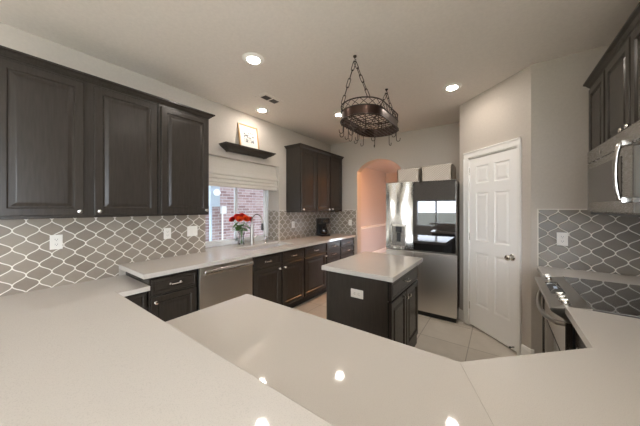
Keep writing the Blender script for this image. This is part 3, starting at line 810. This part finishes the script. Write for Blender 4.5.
# baskets on the fridge
def basket(x0, x1, h, label):
    r = thing('wicker_basket', label, 'basket', ((x0 + x1) / 2, 4.05, 1.796), 0, 'woven baskets on the refrigerator')
    b = BM()
    for a0, c0 in (((x0, 3.86, 1.796), (x1, 3.872, 1.796 + h)), ((x0, 4.24, 1.796), (x1, 4.252, 1.796 + h)), ((x0, 3.86, 1.796), (x0 + .012, 4.252, 1.796 + h)), ((x1 - .012, 3.86, 1.796), (x1, 4.252, 1.796 + h)), ((x0, 3.86, 1.796), (x1, 4.252, 1.806))):
        add_box(b, a0, c0)
    obj('weave', b, WICKER, r, local=False, smooth=False)
    b = BM(); add_tube(b, [(x0 + .004, 3.864, 1.796 + h), (x1 - .004, 3.864, 1.796 + h), (x1 - .004, 4.248, 1.796 + h), (x0 + .004, 4.248, 1.796 + h)], .009, 8, True)
    obj('rim', b, WICKER, r, local=False)
    return r
basket(-1.300, -.968, .240, 'cream woven basket on the left of the refrigerator top')
b2 = basket(-.940, -.535, .262, 'wider cream woven basket on the right of the refrigerator top')
b = BM(); add_box(b, (-.946, 3.90, 1.85), (-.940, 3.93, 2.055)); obj('leather_tab', b, WICKD, b2, local=False)

# ------------------------------------------------------------------ sink window dressing
sh = thing('roman_shade', 'cream linen roman shade half raised in the sink window', 'shade', (-3.0, 2.25, 2.10))
SA, SB = WY0 + .012, WY1 - .012
obj('headrail', box((-3.03, SA, 2.065), (-2.97, SB, 2.112)), LINEN, sh, local=False)
obj('shade_panel', box((-2.975, SA, 1.86), (-2.966, SB, 2.105), .002), LINEN, sh, local=False)
for i, (zt, zb) in enumerate(((1.975, 1.878), (1.905, 1.826), (1.850, 1.775), (1.800, 1.724))):
    b = BM(); x = -2.966
    add_prism(b, [(x - .003, zt), (x + .003, zt), (x + .010, zb + .065), (x + .030, zb + .030), (x + .034, zb + .012), (x + .028, zb + .001), (x + .018, zb), (x + .010, zb + .010), (x + .002, zb + .030), (x - .003, zb + .035)], SA + .004 * (i % 2), SB - .010 * (i % 2) + .004, 0, 'y')
    obj('fold', b, LINEN, sh, local=False)

# faucet
fa = thing('faucet', 'tall chrome gooseneck faucet behind the sink', 'faucet', (-2.925, 2.345, .914))
b = BM(); add_lathe(b, [(.034, 0), (.034, .006), (.030, .012), (.030, .05), (.028, .14), (.024, .22), (.018, .30)], (0, 0, 0)); obj('faucet_body', b, FAUCET, fa)
b = BM(); pts = [(0, 0, .28), (0, 0, .33)]
for i in range(13):
    a = PI - PI * i / 12; pts.append((.105 + .105 * math.cos(a), .01 * i / 12, .345 + .095 * math.sin(a)))
pts.append((.212, .01, .31)); add_tube(b, pts, .009, 12); obj('gooseneck', b, FAUCET, fa)
b = BM(); add_lathe(b, [(.013, 0), (.017, -.02), (.020, -.09), (.016, -.10), (0, -.102)], (.212, .01, .315)); obj('spray_head', b, BLACK, fa)
b = BM(); add_tube(b, [(.0, .015, .09), (.0, .06, .10), (.0, .10, .125)], [.010, .008, .007], 8); obj('lever', b, NICKEL, fa)
sd = thing('soap_dispenser', 'small chrome soap dispenser right of the faucet', 'soap dispenser', (-2.93, 2.60, .914))
b = BM(); add_lathe(b, [(.022, 0), (.022, .005), (.014, .012), (.012, .06), (.009, .075)], (0, 0, 0), n=16); obj('stem', b, CHROME, sd)
b = BM(); add_tube(b, [(-.004, 0, .078), (.03, 0, .088), (.075, 0, .080)], .007, 8); obj('spout', b, CHROME, sd)

# vase of flowers
VX, VY = -3.02, 2.235
va = thing('glass_vase', 'clear glass vase of red flowers on the window ledge', 'vase', (VX, VY, .914))
b = BM(); add_lathe(b, [(.0, .001), (.036, .001), (.038, .01), (.032, .05), (.034, .12), (.046, .185), (.043, .185), (.031, .12), (.029, .05), (.033, .014), (0, .012)], (0, 0, 0)); obj('vase_body', b, VASEG, va)
b = BM(); add_lathe(b, [(0, .0135), (.031, .0145), (.0275, .05), (.029, .11), (0, .11)], (0, 0, 0)); obj('water', b, WATER, va)
def bloom_bm(rad):
    b = BM()
    for layer, (n_, rr_, tilt, ln_) in enumerate(((9, .20, 72, .80), (8, .16, 48, .74), (7, .12, 25, .62), (5, .06, 8, .5))):
        for k in range(n_):
            a = 2 * PI * k / n_ + layer * .4
            tl = R(tilt); L = ln_ * rad; W = rad * .42
            rowsv = []
            for i in range(4):
                f_ = i / 3; w_ = W * (.45 + .75 * math.sin(PI * min(1, f_ * .75 + .1))) * (1 if i < 3 else .55)
                out = rr_ * rad + L * f_ * math.sin(tl); up = L * f_ * math.cos(tl) + .10 * rad * f_ * f_
                rowsv.append([b.verts.new((math.cos(a) * out - math.sin(a) * s_ * w_ , math.sin(a) * out + math.cos(a) * s_ * w_, up + abs(s_) * .10 * rad)) for s_ in (-1, 0, 1)])
            for p_, q_ in zip(rowsv, rowsv[1:]):
                for j in range(2): b.faces.new((p_[j], p_[j + 1], q_[j + 1], q_[j]))
    add_lathe(b, [(0, -.12 * rad), (.22 * rad, -.02 * rad), (.25 * rad, .2 * rad), (.12 * rad, .45 * rad), (0, .5 * rad)], (0, 0, 0), n=10)
    return b
FL = [(-.085, -.075, .305, .052, 0, 'red flower lowest at the left of the bouquet'), (-.03, -.045, .345, .050, 0, 'red flower high on the left side of the bouquet'), (.035, -.06, .315, .052, 1, 'orange-red flower front left of centre in the bouquet'),
      (0, .005, .355, .050, 0, 'red flower at the top centre of the bouquet'), (.05, .025, .315, .056, 1, 'orange-red flower front centre of the bouquet'), (-.02, .06, .335, .050, 0, 'red flower behind right of centre in the bouquet'), (.04, .095, .305, .052, 0, 'red flower lowest at the right of the bouquet')]
for x, y, z, rad_, kd, lb in FL:
    z += .038; rad_ *= .98; x *= 1.1; y *= 1.1
    f = thing('cut_flower', lb, 'flower', (VX, VY, .930), 0, 'red flowers in the glass vase')
    tip = Vector((x, y, z)); base = Vector((-x * .12, -y * .12, .005)); mid = Vector((x * .16, y * .16, .165))
    b = bloom_bm(rad_); dirv = Vector((x * 2.2 + .35, y * 2.2 - .15, .30)).normalized()
    b.transform(Matrix.Translation(tip) @ dirv.to_track_quat('Z', 'Y').to_matrix().to_4x4()); obj('bloom', b, ORANGE if kd else RED, f)
    b = BM(); add_tube(b, [base, mid, mid.lerp(tip, .5) + Vector((0, 0, .012)), tip], .0028, 6); obj('stem', b, GREEN, f)
    for k in range(4):
        b = BM(); p0 = mid.lerp(tip, .05 + .2 * k); a = k * 2.3 + x * 40 + y * 17
        dv = Vector((math.cos(a), math.sin(a), .35 - .3 * k)); sv = Vector((-math.sin(a), math.cos(a), 0)); L = .105
        row = []
        for i in range(5):
            u = i / 4; w_ = .028 * math.sin(PI * (u * .92 + .04)); c_ = p0 + dv * L * u - Vector((0, 0, .03 * u * u))
            row.append([b.verts.new(c_ - sv * w_ + Vector((0, 0, .006))), b.verts.new(c_), b.verts.new(c_ + sv * w_ + Vector((0, 0, .006)))])
        for p_, q_ in zip(row, row[1:]):
            for j in range(2): b.faces.new((p_[j], p_[j + 1], q_[j + 1], q_[j]))
        obj('leaf', b, GREEN, f)

# floating shelf and framed drawing
b = BM()
PR = [(0, 2.185), (.020, 2.185), (.024, 2.195), (.040, 2.205), (.070, 2.222), (.095, 2.240), (.102, 2.246), (.106, 2.250), (.106, 2.256), (.120, 2.258), (.120, 2.272), (0, 2.272)]
add_sweep(b, PR, [(XW + .002, 1.925), (XW + .045, 1.925), (XW + .045, 2.535), (XW + .002, 2.535)])
add_box(b, (XW + .002, 1.924, 2.19), (XW + .046, 2.536, 2.271))
tag(obj('floating_shelf', b, WOOD, smooth=False), 'dark moulded floating shelf on the wall above the sink window', 'shelf')
pf = thing('picture_frame', 'gold framed ink drawing leaning on the shelf above the window', 'picture', (XW + .066, 2.255, 2.2735), R(90))
w_, h_ = .335, .352; fwid = .020
b = BM()
for a0, c0 in (((-w_ / 2, 0, 0), (-w_ / 2 + fwid, .022, h_)), ((w_ / 2 - fwid, 0, 0), (w_ / 2, .022, h_)), ((-w_ / 2 + fwid, 0, 0), (w_ / 2 - fwid, .022, fwid)), ((-w_ / 2 + fwid, 0, h_ - fwid), (w_ / 2 - fwid, .022, h_))): add_box(b, a0, c0, .002)
LT = Matrix.Rotation(R(-9), 4, 'X')
b.transform(LT); obj('frame', b, GOLD, pf)
b = box((-w_ / 2 + fwid, .008, fwid), (w_ / 2 - fwid, .020, h_ - fwid)); b.transform(LT); mb = obj('mat_board', b, PAPER, pf)
b = box((-.085, .006, .095), (.085, .008, .255)); b.transform(LT); obj('drawing', b, SKETCH, mb)

# coffee maker
cm = thing('coffee_maker', 'black drip coffee maker in the far corner of the worktop', 'coffee maker', (-2.735, 3.87, .914), R(62))
obj('base', box((-.09, -.13, 0), (.09, .11, .035), .006), BLACK, cm)
obj('water_tank', box((-.09, .02, .035), (.09, .11, .33), .008), BLACK, cm)
obj('brew_head', box((-.09, -.12, .235), (.09, .03, .335), .012), BLACK, cm)
b = BM(); add_lathe(b, [(.05, 0), (.066, .02), (.068, .08), (.050, .125), (.046, .135), (0, .136)], (0, -.055, .037)); cf = obj('carafe', b, BLACKG, cm)
b = BM(); add_tube(b, [(.0, -.115, .155), (0, -.155, .145), (0, -.16, .09), (0, -.12, .06)], .008, 8); obj('carafe_handle', b, BLACK, cf)
obj('button_panel', box((-.05, -.123, .26), (.05, -.119, .31), .001), NICKEL, cm)

# ------------------------------------------------------------------ pot rack
CX, CY0, CY1, RR = -1.03, 2.10, 2.45, .20
def stad(z, r=RR, n=14):
    p = []
    for i in range(n + 1): a = -PI + PI * i / n; p.append((CX + r * math.cos(a), CY0 + r * math.sin(a), z))
    for i in range(n + 1): a = PI * i / n; p.append((CX + r * math.cos(a), CY1 + r * math.sin(a), z))
    return p
pr_ = thing('pot_rack', 'oval dark bronze pot rack hanging on chains above the island', 'pot rack', (CX, (CY0 + CY1) / 2, 2.245))
def rp(name, b, m): return obj(name, b, m, pr_, local=False)
ZL, ZB, ZTOP = 2.250, 2.330, 2.392
b = BM(); pa = stad(ZL); N = len(pa)
vi = [[b.verts.new((p[0], p[1], z)) for p in stad(0, r)] for r, z in ((RR, ZL), (RR, ZB), (RR - .004, ZB), (RR - .004, ZL))]
for j in range(4):
    for i in range(N):
        b.faces.new((vi[j][i], vi[j][(i + 1) % N], vi[(j + 1) % 4][(i + 1) % N], vi[(j + 1) % 4][i])).smooth = True
bmesh.ops.recalc_face_normals(b, faces=b.faces[:]); rp('band', b, BRONZE)
b = BM(); add_tube(b, stad(ZTOP), .006, 8, True); rp('top_ring', b, IRON)
b = BM(); add_tube(b, stad(ZL, RR + .004), .007, 8, True); add_tube(b, stad(ZB, RR + .002), .005, 8, True); rp('rim_ring', b, IRON)
# zigzag wire gallery between the band and the top ring
def along(s, z):
    straight = CY1 - CY0; arc = PI * RR; tot = 2 * straight + 2 * arc; s %= tot
    if s < arc: a = -PI + s / RR; return (CX + RR * math.cos(a), CY0 + RR * math.sin(a), z)
    s -= arc
    if s < straight: return (CX + RR, CY0 + s, z)
    s -= straight
    if s < arc: a = s / RR; return (CX + RR * math.cos(a), CY1 + RR * math.sin(a), z)
    s -= arc; return (CX - RR, CY1 - s, z)
TOT = 2 * (CY1 - CY0) + 2 * PI * RR
b = BM(); K = 26
for ph_ in (0, 1):
    pts = []
    for i in range(K * 4):
        f_ = i / 4; tri = abs(((f_ + ph_) % 2) - 1); pts.append(along(TOT * f_ / K, ZB + (ZTOP - ZB) * tri))
    add_tube(b, pts, .0026, 5, True)
rp('wire_gallery', b, IRON)
b = BM()
for i in range(-4, 5):
    x = CX + i * .042; dy_ = math.sqrt(max(0, RR ** 2 - (i * .042) ** 2)); add_tube(b, [(x, CY0 - dy_, ZL), (x, CY1 + dy_, ZL)], .0030, 5)
k = 0; y = CY0 - RR + .05
while y < CY1 + RR - .03:
    dd_ = max(0, CY0 - y, y - CY1); dx_ = math.sqrt(max(0, RR ** 2 - dd_ ** 2)); add_tube(b, [(CX - dx_, y, ZL + .005), (CX + dx_, y, ZL + .005)], .0034, 5); y += .055
rp('wire_grid', b, IRON)
def link_bm(b, p, d, L, roll):
    d = Vector(d).normalized(); s = d.orthogonal().normalized(); s = Matrix.Rotation(roll, 3, d) @ s; w = .0115
    pts = []
    for i in range(6): a = -PI / 2 + PI * i / 5; pts.append(p + d * (L / 2 - w) + s * w * math.sin(a) + d * w * math.cos(a))
    for i in range(6): a = PI / 2 + PI * i / 5; pts.append(p - d * (L / 2 - w) + s * w * math.sin(a) + d * w * math.cos(a))
    add_tube(b, pts, .0034, 6, True)
for hy, ey in ((1.945, 1.948), (2.70, 2.602)):
    b = BM(); add_lathe(b, [(.016, 0), (.016, -.008), (.008, -.016), (.004, -.02)], (CX, hy, ZC), n=14)
    pts = [(CX, hy, ZC - .018), (CX, hy, ZC - .03)]
    for i in range(9): a = PI / 2 - 1.6 * PI * i / 8; pts.append((CX + .011 * math.cos(a), hy, ZC - .041 + .011 * math.sin(a)))
    add_tube(b, pts, .0032, 6); rp('ceiling_hook', b, IRON)
    for sx in (-1, 1):
        p0 = Vector((CX, hy, ZC - .048)); p1 = Vector((CX + sx * .13, ey, ZTOP + .004)); n_ = 5; dv = (p1 - p0); L = dv.length / n_
        b = BM()
        for i in range(n_): link_bm(b, p0 + dv * ((i + .5) / n_), dv, L + .010, (i % 2) * PI / 2)
        rp('chain', b, IRON)
def shook():
    b = BM(); pts = []
    for i in range(8): a = PI * (1.0 - i / 7); pts.append((.011 * math.cos(a) + 0, 0, .0 + .011 * math.sin(a) - .006))
    pts[0] = (-.011, 0, -.012)
    pts += [(.011, 0, -.03), (.009, 0, -.085)]
    for i in range(9): a = PI * i / 8; pts.append((-.009 + .018 * math.cos(a), 0, -.100 - .018 * math.sin(a)))
    pts.append((-.028, 0, -.085))
    return add_tube(b, pts, .0036, 6)
hk = None
spots_ = []
for s_ in (.02, .08, .15, .22, .29, .37, .45, .54, .63, .72, .80, .87, .93, .97):
    q = along(TOT * s_, ZL); c0 = along(TOT * s_ + .01, ZL)
    spots_.append(((q[0] + (CX - q[0]) * .02, q[1], ZL - .0005), math.atan2(c0[1] - q[1], c0[0] - q[0]) + PI / 2))
for x, y in ((-.042 * 2, 2.05), (.042, 2.06), (.042 * 3, 2.22), (-.042 * 3, 2.25), (0, 2.36)):
    spots_.append(((CX + x, y, ZL - .004), .6))
for loc, an in spots_:
    if hk is None:
        hk = obj('pot_hook', shook(), IRON); o = hk
        tag(o, 'small black iron hook hanging from the pot rack', 'hook', 'iron hooks around the pot rack')
    else:
        o = hk.copy(); C.objects.link(o)
    o.location = loc; o.rotation_euler = (0, 0, an)

# ------------------------------------------------------------------ ceiling lights and vent
def can(loc, label):
    r = thing('recessed_light', label, 'ceiling light', loc, 0, 'round recessed ceiling lights')
    b = BM(); add_lathe(b, [(.049, -.004), (.056, -.012), (.084, -.011), (.098, 0), (.049, 0)], (0, 0, 0), n=32); obj('trim_ring', b, WHITE, r)
    b = BM(); add_lathe(b, [(0, -.016), (.022, -.0155), (.040, -.012), (.048, -.006), (.048, 0), (0, 0)], (0, 0, 0), n=32); obj('lamp_lens', b, LENS, r)
    return r
c0 = can((-1.79, 1.45, ZC), 'lit recessed ceiling light largest and nearest, left of the pot rack')
for loc, lb in (((-2.63, 2.28, ZC), 'lit recessed ceiling light above the sink, behind the vent'), ((-1.85, 3.03, ZC), 'lit recessed ceiling light partly hidden behind the pot rack'), ((-.424, 3.08, ZC), 'lit recessed ceiling light near the white pantry door'),
                ((-.424, 1.45, ZC), 'recessed ceiling light over the peninsula, above the frame'), ((-1.79, -.9, ZC), 'unseen fill light added in the ceiling over the family room behind the bar'), ((.6, -.9, ZC), 'unseen fill light added in the ceiling over the family room at the right'), ((2.6, -1.2, ZC), 'unseen fill light added in the ceiling far right in the family room')):  # the family room cans are unseen, added as fill light
    dup(c0, loc, 0, lb)
hl = thing('hall_light', 'warm lit ceiling lamp in the hall behind the arch', 'ceiling light', (-1.7, 5.35, 2.6))
b = BM(); add_lathe(b, [(.09, 0), (.09, -.012), (.05, -.02)], (0, 0, 0)); obj('lamp_base', b, WHITE, hl)
b = BM(); add_lathe(b, [(.05, -.018), (.07, -.03), (.06, -.05), (0, -.06)], (0, 0, 0)); obj('lamp_shade', b, HALL_LAMP, hl)
vt = thing('ceiling_vent', 'small white air vent in the ceiling with two dark louvres', 'vent', (-2.287, 2.11, ZC))
b = BM()
W_, H_ = .085, .16
for a0, c0_ in (((-W_, -H_), (-.048, H_)), ((.048, -H_), (W_, H_)), ((-.048, -H_), (.048, -.115)), ((-.048, .115), (.048, H_)), ((-.048, -.010), (.048, .010))): add_box(b, (*a0, -.006), (*c0_, 0))
obj('vent_frame', b, CEIL, vt, smooth=False)
obj('vent_opening', box((-.048, -.115, -.0015), (.048, .115, 0)), SLOT, vt, smooth=False)
for sy in (-1, 1):
    b = BM()
    for i in range(5):
        x = -.044 + .019 * i; add_prism(b, [(x, -.0055), (x + .002, -.0055), (x + .012, -.0018), (x + .010, -.0018)], sy * .0625 - .052, sy * .0625 + .052, axis='y')
    obj('louvre', b, LOUVRE, vt, smooth=False)
